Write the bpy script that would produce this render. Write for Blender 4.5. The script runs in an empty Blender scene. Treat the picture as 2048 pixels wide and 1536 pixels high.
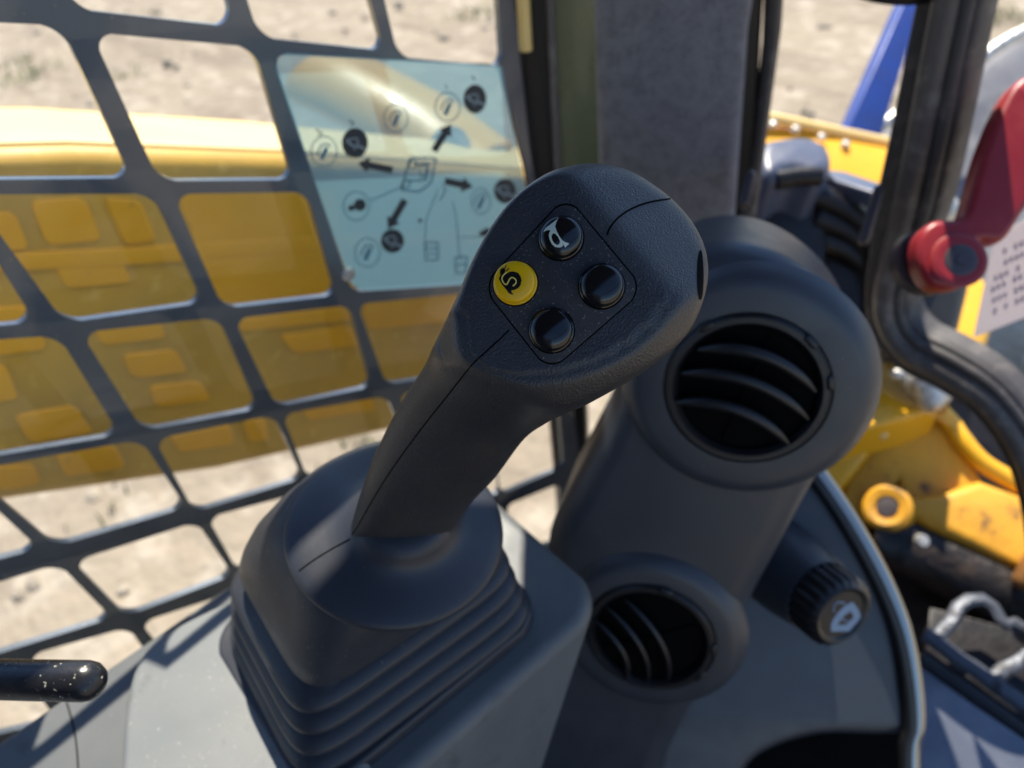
import bpy, bmesh, math, random
from mathutils import Vector as V, Matrix
from mathutils.geometry import tessellate_polygon
from mathutils.bvhtree import BVHTree
random.seed(7)
C = bpy.context.scene
# ------------------------------------------------------------------ camera
# world axes: X = to the right of the machine, Y = forward, Z = up
FPX = 1539.0
cz = V((.623, -.408, .669)).normalized()
cx = V((.641, .758, -.133)); cx = (cx - cx.dot(cz) * cz).normalized()
cy = cz.cross(cx)
CAM = V((0, 0, 1.65))
cam = bpy.data.objects.new('camera', bpy.data.cameras.new('camera'))
C.collection.objects.link(cam)
cam.matrix_world = Matrix(((cx.x, cy.x, cz.x, CAM.x), (cx.y, cy.y, cz.y, CAM.y), (cx.z, cy.z, cz.z, CAM.z), (0, 0, 0, 1)))
cam.data.sensor_width = 36; cam.data.lens = FPX / 2048 * 36
cam.data.clip_start = .01; cam.data.clip_end = 400
cam.data.dof.use_dof = True; cam.data.dof.focus_distance = .275; cam.data.dof.aperture_fstop = 8
C.camera = cam
# ------------------------------------------------------------------ light
SUN = V((-.43, .40, .87)).normalized()           # direction towards the sun
w = bpy.data.worlds.new('World'); C.world = w; w.use_nodes = True
nt = w.node_tree; sky = nt.nodes.new('ShaderNodeTexSky'); sky.sky_type = 'NISHITA'; sky.sun_disc = False
sky.sun_elevation = math.asin(SUN.z); sky.sun_rotation = math.atan2(SUN.x, SUN.y)
sky.ozone_density = 6; sky.dust_density = .2; sky.air_density = 1.0
bg = nt.nodes['Background']; bg.inputs[1].default_value = .115
nt.links.new(sky.outputs[0], bg.inputs[0])
sl = bpy.data.lights.new('sun', 'SUN'); sl.energy = 5; sl.angle = math.radians(.55); sl.color = (1, .92, .78)
so = bpy.data.objects.new('sun', sl); C.collection.objects.link(so)
so.rotation_euler = SUN.to_track_quat('Z', 'Y').to_euler(); so.location = SUN * 20
C.view_settings.view_transform = 'Standard'; C.view_settings.look = 'None'
C.view_settings.exposure = .90; C.view_settings.gamma = 1; C.view_settings.use_curve_mapping = False
C.cycles.max_bounces = 10; C.cycles.transparent_max_bounces = 16

# ------------------------------------------------------------------ helpers
def ray(px, py): return cx * ((px - 1024) / FPX) - cy * ((py - 768) / FPX) - cz
def W(px, py, k): return CAM + ray(px, py) * k
def on(px, py, pt, n):
    r = ray(px, py); return CAM + r * ((pt - CAM).dot(n) / r.dot(n))
def cn(x, y, z): return (cx * x + cy * y + cz * z).normalized()
def onX(px, py, X): return on(px, py, V((X, 0, 0)), V((1, 0, 0)))
def onY(px, py, Y): return on(px, py, V((0, Y, 0)), V((0, 1, 0)))
def onZ(px, py, Z): return on(px, py, V((0, 0, CAM.z + Z)), V((0, 0, 1)))
def catmull(P, n=8, closed=False):
    out = []; m = len(P); rng = m if closed else m - 1
    g = (lambda i: P[i % m]) if closed else (lambda i: P[max(0, min(m - 1, i))])
    for i in range(rng):
        a, b, c, d = g(i - 1), g(i), g(i + 1), g(i + 2)
        for j in range(n):
            t = j / n
            out.append(tuple(.5 * ((2 * b[q]) + (-a[q] + c[q]) * t + (2 * a[q] - 5 * b[q] + 4 * c[q] - d[q]) * t * t
                                   + (-a[q] + 3 * b[q] - 3 * c[q] + d[q]) * t ** 3) for q in range(len(b))))
    if not closed: out.append(tuple(P[-1]))
    return out
def roundpoly(P, r, seg=5):
    """P: 3D or 2D vectors, closed; corners replaced by arcs (quadratic curves)."""
    out = []; m = len(P)
    rr = r if isinstance(r, (list, tuple)) else [r] * m
    for i in range(m):
        p, a, b = P[i], P[i - 1], P[(i + 1) % m]
        da, db = (a - p), (b - p)
        ra = min(rr[i], da.length * .48, db.length * .48)
        if ra <= 0: out.append(p.copy()); continue
        s = p + da.normalized() * ra; e = p + db.normalized() * ra
        for j in range(seg + 1):
            t = j / seg
            out.append(s * (1 - t) ** 2 + p * (.6 * 2 * t * (1 - t)) + (s + e) * .5 * (.4 * 2 * t * (1 - t)) + e * t * t)
    return out
def basis(n):
    n = n.normalized(); u = n.cross(V((0, 0, 1)))
    if u.length < .1: u = n.cross(V((0, 1, 0)))
    u.normalize(); return u, n.cross(u).normalized(), n
def inset2(P, d):
    out = []; m = len(P)
    for i in range(m):
        e1 = (P[i] - P[i - 1]); e2 = (P[(i + 1) % m] - P[i])
        if e1.length < 1e-9: e1 = e2
        if e2.length < 1e-9: e2 = e1
        n1 = V((-e1.y, e1.x)).normalized(); n2 = V((-e2.y, e2.x)).normalized()
        nn = n1 + n2; l = nn.length
        nn = nn / l if l > 1e-6 else n1
        out.append(P[i] + nn * (d / max(.5, nn.dot(n1))))
    return out
def area(P): return sum(P[i - 1].x * P[i].y - P[i].x * P[i - 1].y for i in range(len(P))) / 2
def slab(P, n, th, bev=.002, seg=4, both=False):
    u, v, n = basis(n); o = P[0]
    Q = [V(((p - o).dot(u), (p - o).dot(v))) for p in P]
    if area(Q) < 0: Q = Q[::-1]
    prof = [(bev * (1 - math.sin(i / seg * math.pi / 2)), bev * (1 - math.cos(i / seg * math.pi / 2))) for i in range(seg + 1)]
    if both: prof = prof + [(a, th - b) for a, b in prof[::-1]]
    else: prof = prof + [(0, th)]
    Vs, F = [], []; m = len(Q)
    for ins, dep in prof:
        R = inset2(Q, ins) if ins > 1e-7 else Q
        Vs += [o + u * q.x + v * q.y - n * dep for q in R]
    for k in range(len(prof) - 1):
        for i in range(m):
            j = (i + 1) % m; F.append((k * m + i, (k + 1) * m + i, (k + 1) * m + j, k * m + j))
    last = (len(prof) - 1) * m
    for t in tessellate_polygon([[V((q.x, q.y, 0)) for q in inset2(Q, prof[0][0])]]): F.append(t)
    for t in tessellate_polygon([[V((q.x, q.y, 0)) for q in Q]]): F.append(tuple(last + x for x in t))
    return Vs, F
def holed(outer, holes, n, th):
    u, v, n = basis(n); o = outer[0]; loops = [outer] + holes
    L2 = [[V(((p - o).dot(u), (p - o).dot(v), 0)) for p in l] for l in loops]
    flat = [p for l in L2 for p in l]; N = len(flat)
    Vs = [o + u * p.x + v * p.y for p in flat] + [o + u * p.x + v * p.y - n * th for p in flat]
    F = []
    for t in tessellate_polygon(L2): F.append(tuple(t)); F.append(tuple(N + x for x in reversed(t)))
    s = 0
    for l in L2:
        m = len(l)
        for i in range(m): j = (i + 1) % m; F.append((s + i, s + j, N + s + j, N + s + i))
        s += m
    return Vs, F
def loft(rings, cap0=True, cap1=True):
    Vs = [p for r in rings for p in r]; m = len(rings[0]); F = []
    for k in range(len(rings) - 1):
        for i in range(m):
            j = (i + 1) % m; F.append((k * m + i, k * m + j, (k + 1) * m + j, (k + 1) * m + i))
    if cap0: F.append(tuple(range(m))[::-1])
    if cap1: F.append(tuple(range((len(rings) - 1) * m, len(rings) * m)))
    return Vs, F
def tube(path, r, n=16, flat=1.0, updir=None):
    m = len(path); rings = []
    t0 = (path[1] - path[0]).normalized()
    u = updir.copy() if updir else basis(t0)[0]
    for i, p in enumerate(path):
        t = (path[min(m - 1, i + 1)] - path[max(0, i - 1)]).normalized()
        u = (u - t * u.dot(t)).normalized(); b = t.cross(u)
        ri = r[i] if isinstance(r, (list, tuple)) else r
        rings.append([p + (u * math.cos(a) * ri + b * math.sin(a) * ri * flat) for a in [2 * math.pi * q / n for q in range(n)]])
    return loft(rings)
def capsule(path, r, n=20):
    a, b = path[0], path[-1]; da = (path[0] - path[1]).normalized(); db = (path[-1] - path[-2]).normalized()
    pre = [a + da * r * math.sin(x) for x in (1.5, 1.2, .8, .4)]; post = [b + db * r * math.sin(x) for x in (.4, .8, 1.2, 1.5)]
    rr = [r * math.cos(x) for x in (1.5, 1.2, .8, .4)] + [r] * len(path) + [r * math.cos(x) for x in (.4, .8, 1.2, 1.5)]
    return tube(pre + list(path) + post, rr, n)
def lathe(prof, c, ax, n=48):
    """prof: list of (radius, height along axis)"""
    u, v, ax = basis(ax)
    rings = [[c + ax * h + (u * math.cos(a) + v * math.sin(a)) * max(r, 1e-5) for a in [2 * math.pi * q / n for q in range(n)]] for r, h in prof]
    return loft(rings)
def boxg(lo, hi, bev=.003, seg=3):
    bm = bmesh.new(); bmesh.ops.create_cube(bm, size=1)
    for q in bm.verts: q.co = V([(lo[i] + hi[i]) / 2 + q.co[i] * (hi[i] - lo[i]) for i in range(3)])
    if bev: bmesh.ops.bevel(bm, geom=bm.edges[:], offset=bev, segments=seg, profile=.5, affect='EDGES')
    bm.verts.index_update(); g = ([q.co.copy() for q in bm.verts], [tuple(x.index for x in f.verts) for f in bm.faces]); bm.free(); return g
def join(*gs):
    Vs, F = [], []
    for g in gs:
        o = len(Vs); Vs += g[0]; F += [tuple(o + x for x in f) for f in g[1]]
    return Vs, F
def bvh(g): return BVHTree.FromPolygons([tuple(p) for p in g[0]], g[1])
def hit(B, px, py, off=0.0, near=None):
    r = ray(px, py).normalized(); p, nn, _, _ = B.ray_cast(CAM, r)
    if p is None: return None
    if nn.dot(r) > 0: nn = -nn
    return p + nn * off
def stroke(B, pts, r, off=0, sm=6):
    out = []
    for q in (catmull(pts, sm) if sm > 1 else pts):
        p = hit(B, q[0], q[1], off)
        if p is not None: out.append(p)
    return tube(out, r, 8)
def patch(B, poly, holes=(), off=1.5e-4, cuts=3):
    L = [[V((p[0], p[1], 0)) for p in l] for l in [poly] + list(holes)]
    flat = [p for l in L for p in l]
    bm = bmesh.new(); vs = [bm.verts.new(p) for p in flat]
    for t in tessellate_polygon(L):
        try: bm.faces.new([vs[i] for i in t])
        except ValueError: pass
    for _ in range(cuts): bmesh.ops.subdivide_edges(bm, edges=bm.edges[:], cuts=1, use_grid_fill=True)
    bmesh.ops.triangulate(bm, faces=bm.faces[:])
    bm.verts.index_update(); Vs = []
    for q in bm.verts:
        h = hit(B, q.co.x, q.co.y, off); Vs.append(h if h is not None else (Vs[-1] if Vs else V((0, 0, 0))))
    F = [tuple(x.index for x in f.verts) for f in bm.faces]; bm.free(); return Vs, F

# ------------------------------------------------------------------ materials
MAT = {}
def mat(name, col, rough=.5, metal=0, spec=.5, bump=None, vary=None, coat=0, dust=None, sheen=0):
    """bump=(scale,strength,distance)  vary=(scale,col2,lo,hi)  dust=(scale,threshold,col)"""
    m = bpy.data.materials.new(name); m.use_nodes = True; MAT[name] = m
    n = m.node_tree.nodes; l = m.node_tree.links; b = n['Principled BSDF']
    b.inputs['Base Color'].default_value = (*col, 1); b.inputs['Roughness'].default_value = rough
    b.inputs['Metallic'].default_value = metal; b.inputs['Specular IOR Level'].default_value = spec
    b.inputs['Coat Weight'].default_value = coat; b.inputs['Coat Roughness'].default_value = .08
    b.inputs['Sheen Weight'].default_value = sheen
    tc = n.new('ShaderNodeTexCoord'); last = None
    def noise(s, det=4, rgh=.6):
        x = n.new('ShaderNodeTexNoise'); x.inputs['Scale'].default_value = s; x.inputs['Detail'].default_value = det
        x.inputs['Roughness'].default_value = rgh; l.new(tc.outputs['Object'], x.inputs['Vector']); return x
    def ramp(src, lo, hi):
        r = n.new('ShaderNodeMapRange'); r.inputs[1].default_value = lo; r.inputs[2].default_value = hi
        l.new(src, r.inputs[0]); return r.outputs[0]
    def mix(f, a, c2):
        x = n.new('ShaderNodeMix'); x.data_type = 'RGBA'; l.new(f, x.inputs[0])
        if a is None: x.inputs[6].default_value = (*col, 1)
        else: l.new(a, x.inputs[6])
        x.inputs[7].default_value = (*c2, 1); return x.outputs[2]
    for vv in ([vary] if vary and not isinstance(vary, list) else (vary or [])):
        last = mix(ramp(noise(vv[0], 6).outputs[0], vv[2], vv[3]), last, vv[1])
    if dust:
        last = mix(ramp(noise(dust[0], 2, .5).outputs[0], dust[1], dust[1] + .04), last, dust[2])
    if last is not None: l.new(last, b.inputs['Base Color'])
    rr = noise(35, 5); rm = n.new('ShaderNodeMapRange'); rm.inputs[1].default_value = .3; rm.inputs[2].default_value = .7
    rm.inputs[3].default_value = max(.02, rough - .07); rm.inputs[4].default_value = min(1, rough + .07)
    l.new(rr.outputs[0], rm.inputs[0]); l.new(rm.outputs[0], b.inputs['Roughness'])
    if bump:
        bs = noise(bump[0], 3, .55); bp = n.new('ShaderNodeBump'); bp.inputs['Strength'].default_value = bump[1]
        bp.inputs['Distance'].default_value = bump[2]; l.new(bs.outputs[0], bp.inputs['Height']); l.new(bp.outputs[0], b.inputs['Normal'])
    return m
grip_pl = mat('grip plastic', (.022, .023, .028), .42, spec=.75, bump=(1300, .9, .0004), dust=(1500, .685, (.16, .15, .14)), vary=(60, (.030, .029, .028), .45, .7))
plate_pl = mat('button plate plastic', (.030, .031, .036), .6, bump=(2200, .8, .0002), dust=(1200, .655, (.20, .195, .19)), vary=[(400, (.045, .044, .045), .5, .75), (90, (.06, .056, .052), .56, .8)])
gap_m = mat('panel gap', (.0015, .0015, .0015), .8, spec=.1)
gloss_bk = mat('glossy black button', (.005, .006, .008), .16, spec=.6, dust=(900, .74, (.05, .05, .05)))
yel_btn = mat('yellow button plastic', (.90, .51, .006), .22)
print_wh = mat('pale printed ink', (.60, .68, .58), .35)
print_bk = mat('black printed ink', (.006, .006, .006), .25)
print_ye = mat('yellow printed ink', (.80, .62, .12), .3)
rubber = mat('boot rubber', (.032, .036, .046), .46, spec=.5, bump=(700, .25, .0003), dust=(600, .70, (.16, .15, .14)), vary=(40, (.040, .043, .052), .45, .7))
collar_m = mat('collar plastic', (.030, .034, .045), .44, spec=.5, bump=(1400, .5, .00025), dust=(800, .75, (.2, .19, .18)))
console_m = mat('sunlit grey console plastic', (.19, .205, .21), .5, bump=(900, .35, .0003), dust=(500, .70, (.4, .38, .35)), vary=[(12, (.22, .23, .23), .4, .7), (38, (.15, .155, .155), .60, .72)])
console_d = mat('shaded console plastic', (.115, .125, .13), .5, bump=(900, .35, .0003), dust=(500, .72, (.3, .29, .27)), vary=[(12, (.14, .148, .15), .4, .7), (38, (.09, .095, .10), .60, .72)])  # console plastic again, shade of the body put into a darker colour
housing_m = mat('dark grey housing plastic', (.036, .042, .054), .42, spec=.7, bump=(900, .4, .0003), vary=(9, (.046, .051, .062), .4, .7), dust=(260, .745, (.14, .14, .14)))
vent_m = mat('vent black plastic', (.014, .014, .016), .36)
carpet = mat('grey headliner cloth', (.27, .262, .285), .95, spec=.1, bump=(420, 1, .0015), vary=[(70, (.20, .193, .21), .42, .62), (300, (.36, .35, .37), .5, .75)], sheen=.3)
pillar_m = mat('black pillar paint', (.010, .011, .013), .4)
trim_m = mat('olive pillar trim', (.16, .165, .085), .3, coat=.3)
door_m = mat('worn grey brown seal', (.10, .088, .084), .5, bump=(120, .5, .002), vary=(55, (.17, .155, .145), .5, .66))
seal_m = mat('black rubber seal', (.055, .050, .051), .6, bump=(200, .4, .001), vary=(60, (.12, .105, .10), .5, .7))
cage_m = mat('black cage paint', (.032, .052, .085), .42, metal=.5, coat=.5, spec=1, bump=(300, .3, .0004), dust=(260, .70, (.11, .12, .12)))
yellow = mat('yellow machine paint', (.84, .43, .015), .35, vary=[(6, (.76, .38, .012), .4, .65), (45, (.50, .27, .05), .66, .74)], bump=(30, .15, .001), coat=.15)
yellow_old = mat('dirty yellow paint', (.74, .38, .02), .5, vary=[(7, (.58, .28, .02), .4, .6), (14, (.10, .05, .025), .58, .66), (70, (.25, .12, .03), .62, .7)], bump=(60, .4, .002))
boom_top = mat('faded sunlit boom paint', (.84, .60, .22), .38, vary=[(8, (.84, .64, .28), .4, .7), (60, (.60, .42, .18), .66, .74)])  # faded paint made paler still for sun glare on the boom top
redp = mat('red handle plastic', (.30, .016, .024), .4, bump=(200, .2, .0005), vary=(25, (.36, .035, .035), .5, .7))
bluep = mat('blue painted steel', (.025, .07, .33), .45, vary=(20, (.03, .06, .25), .4, .7))
steel = mat('galvanised steel', (.50, .49, .46), .42, metal=.6, bump=(90, .6, .003), vary=(60, (.75, .73, .68), .45, .65))
grey_arm = mat('grey weathered attachment', (.15, .15, .165), .55, bump=(30, .4, .004), vary=(9, (.24, .235, .24), .4, .65))
brown = mat('oily brown steel', (.035, .023, .017), .5, bump=(40, .8, .006), vary=[(22, (.085, .052, .034), .45, .65), (8, (.012, .010, .011), .5, .62)])
blackm = mat('black machine part', (.008, .007, .009), .4, bump=(40, .4, .003), vary=(20, (.022, .018, .022), .5, .7))
capm = mat('blue grey cap paint', (.075, .09, .14), .4, vary=(20, (.10, .115, .17), .4, .7))
arm_dull = mat('dusty hazed yellow paint', (.62, .37, .045), .5, vary=[(7, (.50, .31, .05), .4, .65), (60, (.70, .46, .09), .6, .7)], bump=(30, .2, .001))  # dust plus window haze over the boom put into a duller yellow
stepm = mat('worn tread steel', (.075, .085, .11), .45, metal=.3, bump=(140, .8, .002), vary=(70, (.03, .03, .035), .55, .62))
brass = mat('dull brass', (.42, .20, .07), .4, metal=.6)
fender = mat('blue grey fender plate', (.115, .13, .17), .22, metal=.3, vary=(14, (.16, .175, .21), .45, .6), bump=(25, .12, .002))
chrome = mat('polished trim strip', (.30, .30, .29), .16, metal=.9)
white_st = mat('faded white sticker', (.82, .80, .80), .5)
_n = white_st.node_tree.nodes; _l = white_st.node_tree.links; _t = _n.new('ShaderNodeBsdfTranslucent'); _t.inputs[0].default_value = (.85, .78, .78, 1)
_x = _n.new('ShaderNodeMixShader'); _x.inputs[0].default_value = .6; _l.new(_n['Principled BSDF'].outputs[0], _x.inputs[1]); _l.new(_t.outputs[0], _x.inputs[2]); _l.new(_x.outputs[0], _n['Material Output'].inputs[0])
lip_m = mat('pale grey window lip', (.42, .41, .43), .4)
ink_red = mat('faint sticker ink', (.66, .58, .68), .5)
knob_pr = mat('knob pictogram paint', (.24, .34, .46), .4)
unseen_shell_m = mat('unseen cab shell lining', (.05, .05, .055), .8)
leverm = mat('worn black lever grip', (.016, .017, .021), .30, bump=(260, .35, .0008), dust=(420, .69, (.62, .58, .45)))
dkgrey = mat('bolt grey', (.09, .075, .08), .4, metal=.4)
def glassmat(name, dust_amt, tint=(1, 1, 1)):
    m = bpy.data.materials.new(name); m.use_nodes = True; n = m.node_tree.nodes; l = m.node_tree.links
    n.remove(n['Principled BSDF']); out = n['Material Output']
    tr = n.new('ShaderNodeBsdfTransparent'); tr.inputs[0].default_value = (*tint, 1)
    gl = n.new('ShaderNodeBsdfGlossy'); gl.inputs['Roughness'].default_value = .015
    fr = n.new('ShaderNodeFresnel'); fr.inputs[0].default_value = 1.33
    tl = n.new('ShaderNodeBsdfTranslucent'); tl.inputs[0].default_value = (.85, .85, .8, 1)
    tc = n.new('ShaderNodeTexCoord'); no = n.new('ShaderNodeTexNoise'); no.inputs['Scale'].default_value = 9; no.inputs['Detail'].default_value = 8
    l.new(tc.outputs['Object'], no.inputs['Vector'])
    mr = n.new('ShaderNodeMapRange'); mr.inputs[1].default_value = .3; mr.inputs[2].default_value = .75
    mr.inputs[3].default_value = dust_amt * .5; mr.inputs[4].default_value = dust_amt * 1.6; l.new(no.outputs[0], mr.inputs[0])
    n2 = n.new('ShaderNodeTexNoise'); n2.inputs['Scale'].default_value = 330; n2.inputs['Detail'].default_value = 1
    l.new(tc.outputs['Object'], n2.inputs['Vector'])
    m2 = n.new('ShaderNodeMapRange'); m2.inputs[1].default_value = .74; m2.inputs[2].default_value = .78; m2.inputs[4].default_value = .4 if dust_amt > .03 else .05
    l.new(n2.outputs[0], m2.inputs[0]); ad = n.new('ShaderNodeMath'); l.new(mr.outputs[0], ad.inputs[0]); l.new(m2.outputs[0], ad.inputs[1])
    a = n.new('ShaderNodeMixShader'); b = n.new('ShaderNodeMixShader')
    l.new(fr.outputs[0], a.inputs[0]); l.new(tr.outputs[0], a.inputs[1]); l.new(gl.outputs[0], a.inputs[2])
    l.new(ad.outputs[0], b.inputs[0]); l.new(a.outputs[0], b.inputs[1]); l.new(tl.outputs[0], b.inputs[2])
    l.new(b.outputs[0], out.inputs[0]); return m
glass_l = glassmat('dusty side glass', .014)
glass_f = glassmat('front glass', .02)
def decalmat():
    m = mat('pale blue decal film', (.22, .44, .55), .35)
    n = m.node_tree.nodes; l = m.node_tree.links; b = n['Principled BSDF']; out = n['Material Output']
    tl = n.new('ShaderNodeBsdfTranslucent'); tl.inputs[0].default_value = (.22, .46, .55, 1)
    tr = n.new('ShaderNodeBsdfTransparent'); tr.inputs[0].default_value = (.8, .95, .95, 1)
    a = n.new('ShaderNodeMixShader'); a.inputs[0].default_value = .35
    l.new(b.outputs[0], a.inputs[1]); l.new(tl.outputs[0], a.inputs[2])
    c = n.new('ShaderNodeMixShader'); c.inputs[0].default_value = .28
    l.new(a.outputs[0], c.inputs[1]); l.new(tr.outputs[0], c.inputs[2]); l.new(c.outputs[0], out.inputs[0]); return m
decal_m = decalmat()
dec_dark = mat('decal dark ink', (.03, .045, .055), .5)
dec_pale = mat('decal pale ink', (.30, .38, .40), .5)
dec_line = mat('decal thin line ink', (.10, .26, .33), .5)

# ------------------------------------------------------------------ objects
def mesh(name, g, m, parent=None, origin=None, smooth=True, ang=38):
    o0 = origin or V((0, 0, 0)); me = bpy.data.meshes.new(name)
    me.from_pydata([tuple(p - o0) for p in g[0]], [], g[1]); me.validate()
    bm = bmesh.new(); bm.from_mesh(me); bmesh.ops.recalc_face_normals(bm, faces=bm.faces[:]); bm.to_mesh(me); bm.free()
    if smooth: me.shade_smooth(); me.set_sharp_from_angle(angle=math.radians(ang))
    me.materials.append(m); ob = bpy.data.objects.new(name, me); C.collection.objects.link(ob)
    if parent: ob.parent = parent
    elif origin: ob.location = o0
    return ob
class Thing:
    def __init__(s, name, label, cat, loc, group=None):
        s.e = bpy.data.objects.new(name, None); C.collection.objects.link(s.e); s.e.location = loc; s.loc = V(loc)
        s.e.empty_display_size = .02
        s.e['label'] = label; s.e['category'] = cat
        if group: s.e['group'] = group
    def part(s, name, g, m, parent=None, label=None, **k):
        o = mesh(name, g, m, parent or s.e, s.loc, **k)
        if label: o['label'] = label
        return o
def single(name, g, m, label, cat, loc, group=None, **k):
    o = mesh(name, g, m, None, V(loc), **k); o['label'] = label; o['category'] = cat
    if group: o['group'] = group
    return o
def struct(name, g, m, **k):
    o = mesh(name, g, m, **k); o['kind'] = 'structure'; return o
XR, YF, ZU = V((1, 0, 0)), V((0, 1, 0)), V((0, 0, 1))

# ---- ground: one wide sheet, sandy
def ground():
    m = mat('sandy ground', (.31, .262, .195), .95, spec=.1, bump=(9, .8, .035),
            vary=[(1.1, (.265, .222, .17), .42, .62), (6, (.38, .33, .26), .50, .62), (16, (.20, .165, .125), .60, .72), (.9, (.20, .225, .10), .63, .72)])
    nn_ = m.node_tree.nodes; ll = m.node_tree.links; pb = nn_['Principled BSDF']; src = pb.inputs['Base Color'].links[0].from_socket
    tc = nn_.new('ShaderNodeTexCoord'); mp = nn_.new('ShaderNodeMapping'); mp.inputs['Scale'].default_value = (.5, 3.2, 1); mp.inputs['Rotation'].default_value = (0, 0, .5)
    nz = nn_.new('ShaderNodeTexNoise'); nz.inputs['Scale'].default_value = 1.6; nz.inputs['Detail'].default_value = 7; nz.inputs['Roughness'].default_value = .65
    ll.new(tc.outputs['Object'], mp.inputs[0]); ll.new(mp.outputs[0], nz.inputs['Vector'])
    mr = nn_.new('ShaderNodeMapRange'); mr.inputs[1].default_value = .5; mr.inputs[2].default_value = .64; mr.inputs[4].default_value = .75; ll.new(nz.outputs[0], mr.inputs[0])
    mx = nn_.new('ShaderNodeMix'); mx.data_type = 'RGBA'; mx.inputs[7].default_value = (.20, .165, .125, 1)
    ll.new(mr.outputs[0], mx.inputs[0]); ll.new(src, mx.inputs[6]); ll.new(mx.outputs[2], pb.inputs['Base Color'])
    n = 90; xs = [-60 + 120 * (i / n) for i in range(n + 1)]
    S = lambda t: (abs(t) / 60) ** 2.2 * 150 * (1 if t > 0 else -1)
    Vs = []; rnd = random.Random(3)
    for a in xs:
        for b in xs:
            x, y = S(a), S(b)
            h = 0 if max(abs(x), abs(y)) > 30 else .03 * math.sin(x * 2.1 + y) * math.sin(y * 1.7) + rnd.uniform(-.012, .012)
            Vs.append(V((x, y, h)))
    F = [(i * (n + 1) + j, (i + 1) * (n + 1) + j, (i + 1) * (n + 1) + j + 1, i * (n + 1) + j + 1) for i in range(n) for j in range(n)]
    struct('ground', (Vs, F), m)
ground()
def tufts():
    m = mat('dry green weeds', (.11, .16, .035), .7)
    Vs, F = [], []; rnd = random.Random(5)
    spots = [(60, 150, 40), (240, 160, 25), (175, 1012, 4), (950, 30, 30), (720, 880, 20), (2010, 40, 60), (30, 130, 30), (1790, 225, 15)]
    for px, py, cnt in spots:
        c = onZ(px, py, -1.65)
        for _ in range(cnt * 2):
            a = rnd.gauss(0, .10); b = rnd.gauss(0, .10); ang = rnd.uniform(0, 6.3); hh = rnd.uniform(.02, .07)
            p = c + V((a, b, 0)); d = V((math.cos(ang), math.sin(ang), 0)); t = p + d * hh * .6 + V((0, 0, hh)); s = V((-d.y, d.x, 0)) * .006
            i = len(Vs); Vs += [p - s, p + s, t]; F.append((i, i + 1, i + 2))
    o = mesh('grass', (Vs, F), m, smooth=False); o['kind'] = 'stuff'; o['label'] = 'thin green weeds scattered over the sandy ground'; o['category'] = 'grass'
tufts()
def stones():
    m = mat('scattered stones', (.34, .29, .22), .9, vary=(3, (.25, .215, .165), .45, .6)); rnd = random.Random(11); Vs, F = [], []
    for _ in range(1500):
        x, y = rnd.uniform(-9, 5), rnd.uniform(-1, 9); r = rnd.choice([.006, .008, .01, .014, .02, .03]) * rnd.uniform(.8, 1.3)
        c = V((x, y, .03 * math.sin(x * 2.1 + y) * math.sin(y * 1.7) + r * .2)); i = len(Vs); n = 6; a0 = rnd.uniform(0, 6)
        for k, (rr, h) in enumerate([(1, -.3), (.95, .25), (.5, .6)]):
            for q in range(n): a = a0 + q * 2 * math.pi / n; e = rnd.uniform(.75, 1.2); Vs.append(c + V((math.cos(a) * r * rr * e * 1.3, math.sin(a) * r * rr * e, h * r)))
        for k in range(2):
            for q in range(n): j = (q + 1) % n; F.append((i + k * n + q, i + k * n + j, i + k * n + n + j, i + k * n + n + q))
        F.append(tuple(i + 2 * n + q for q in range(n)))
    o = mesh('stones', (Vs, F), m, smooth=False); o['kind'] = 'stuff'; o['label'] = 'small stones and clods scattered over the sandy ground'; o['category'] = 'stones'
stones()

# ---- loader arm outside the left window
T = Thing('side_boom', 'long yellow loader boom running outside the caged side window', 'boom', (-.80, .3, CAM.z - .30))
ax = -.76
side = [onX(*p, ax) for p in [(-420, 318), (150, 300), (600, 315), (1180, 355), (1160, 800), (770, 872), (440, 948), (0, 1015), (-420, 1070)]]
T.part('beam', slab(side, XR, .165, .022, 6), arm_dull)
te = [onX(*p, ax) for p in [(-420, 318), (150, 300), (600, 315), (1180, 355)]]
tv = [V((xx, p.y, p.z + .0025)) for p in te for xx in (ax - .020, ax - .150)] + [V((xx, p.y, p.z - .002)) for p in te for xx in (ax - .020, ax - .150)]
T.part('sunlit_top', (tv, [(2 * i, 2 * i + 1, 2 * i + 3, 2 * i + 2) for i in range(3)] + [(8 + 2 * i, 10 + 2 * i, 11 + 2 * i, 9 + 2 * i) for i in range(3)] + [(2 * i, 2 * i + 2, 2 * i + 10, 2 * i + 8) for i in range(3)] + [(2 * i + 1, 2 * i + 9, 2 * i + 11, 2 * i + 3) for i in range(3)] + [(0, 8, 9, 1), (6, 7, 15, 14)]), boom_top)  # pale sheet: sunlight on the boom top put into its colour
T.part('wear_strip', slab([onX(*p, ax + .004) for p in [(-420, 560), (-420, 525), (200, 500), (600, 475), (1120, 450), (1120, 478), (600, 505), (200, 535)]], XR, .0038, .001), yellow)
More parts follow.
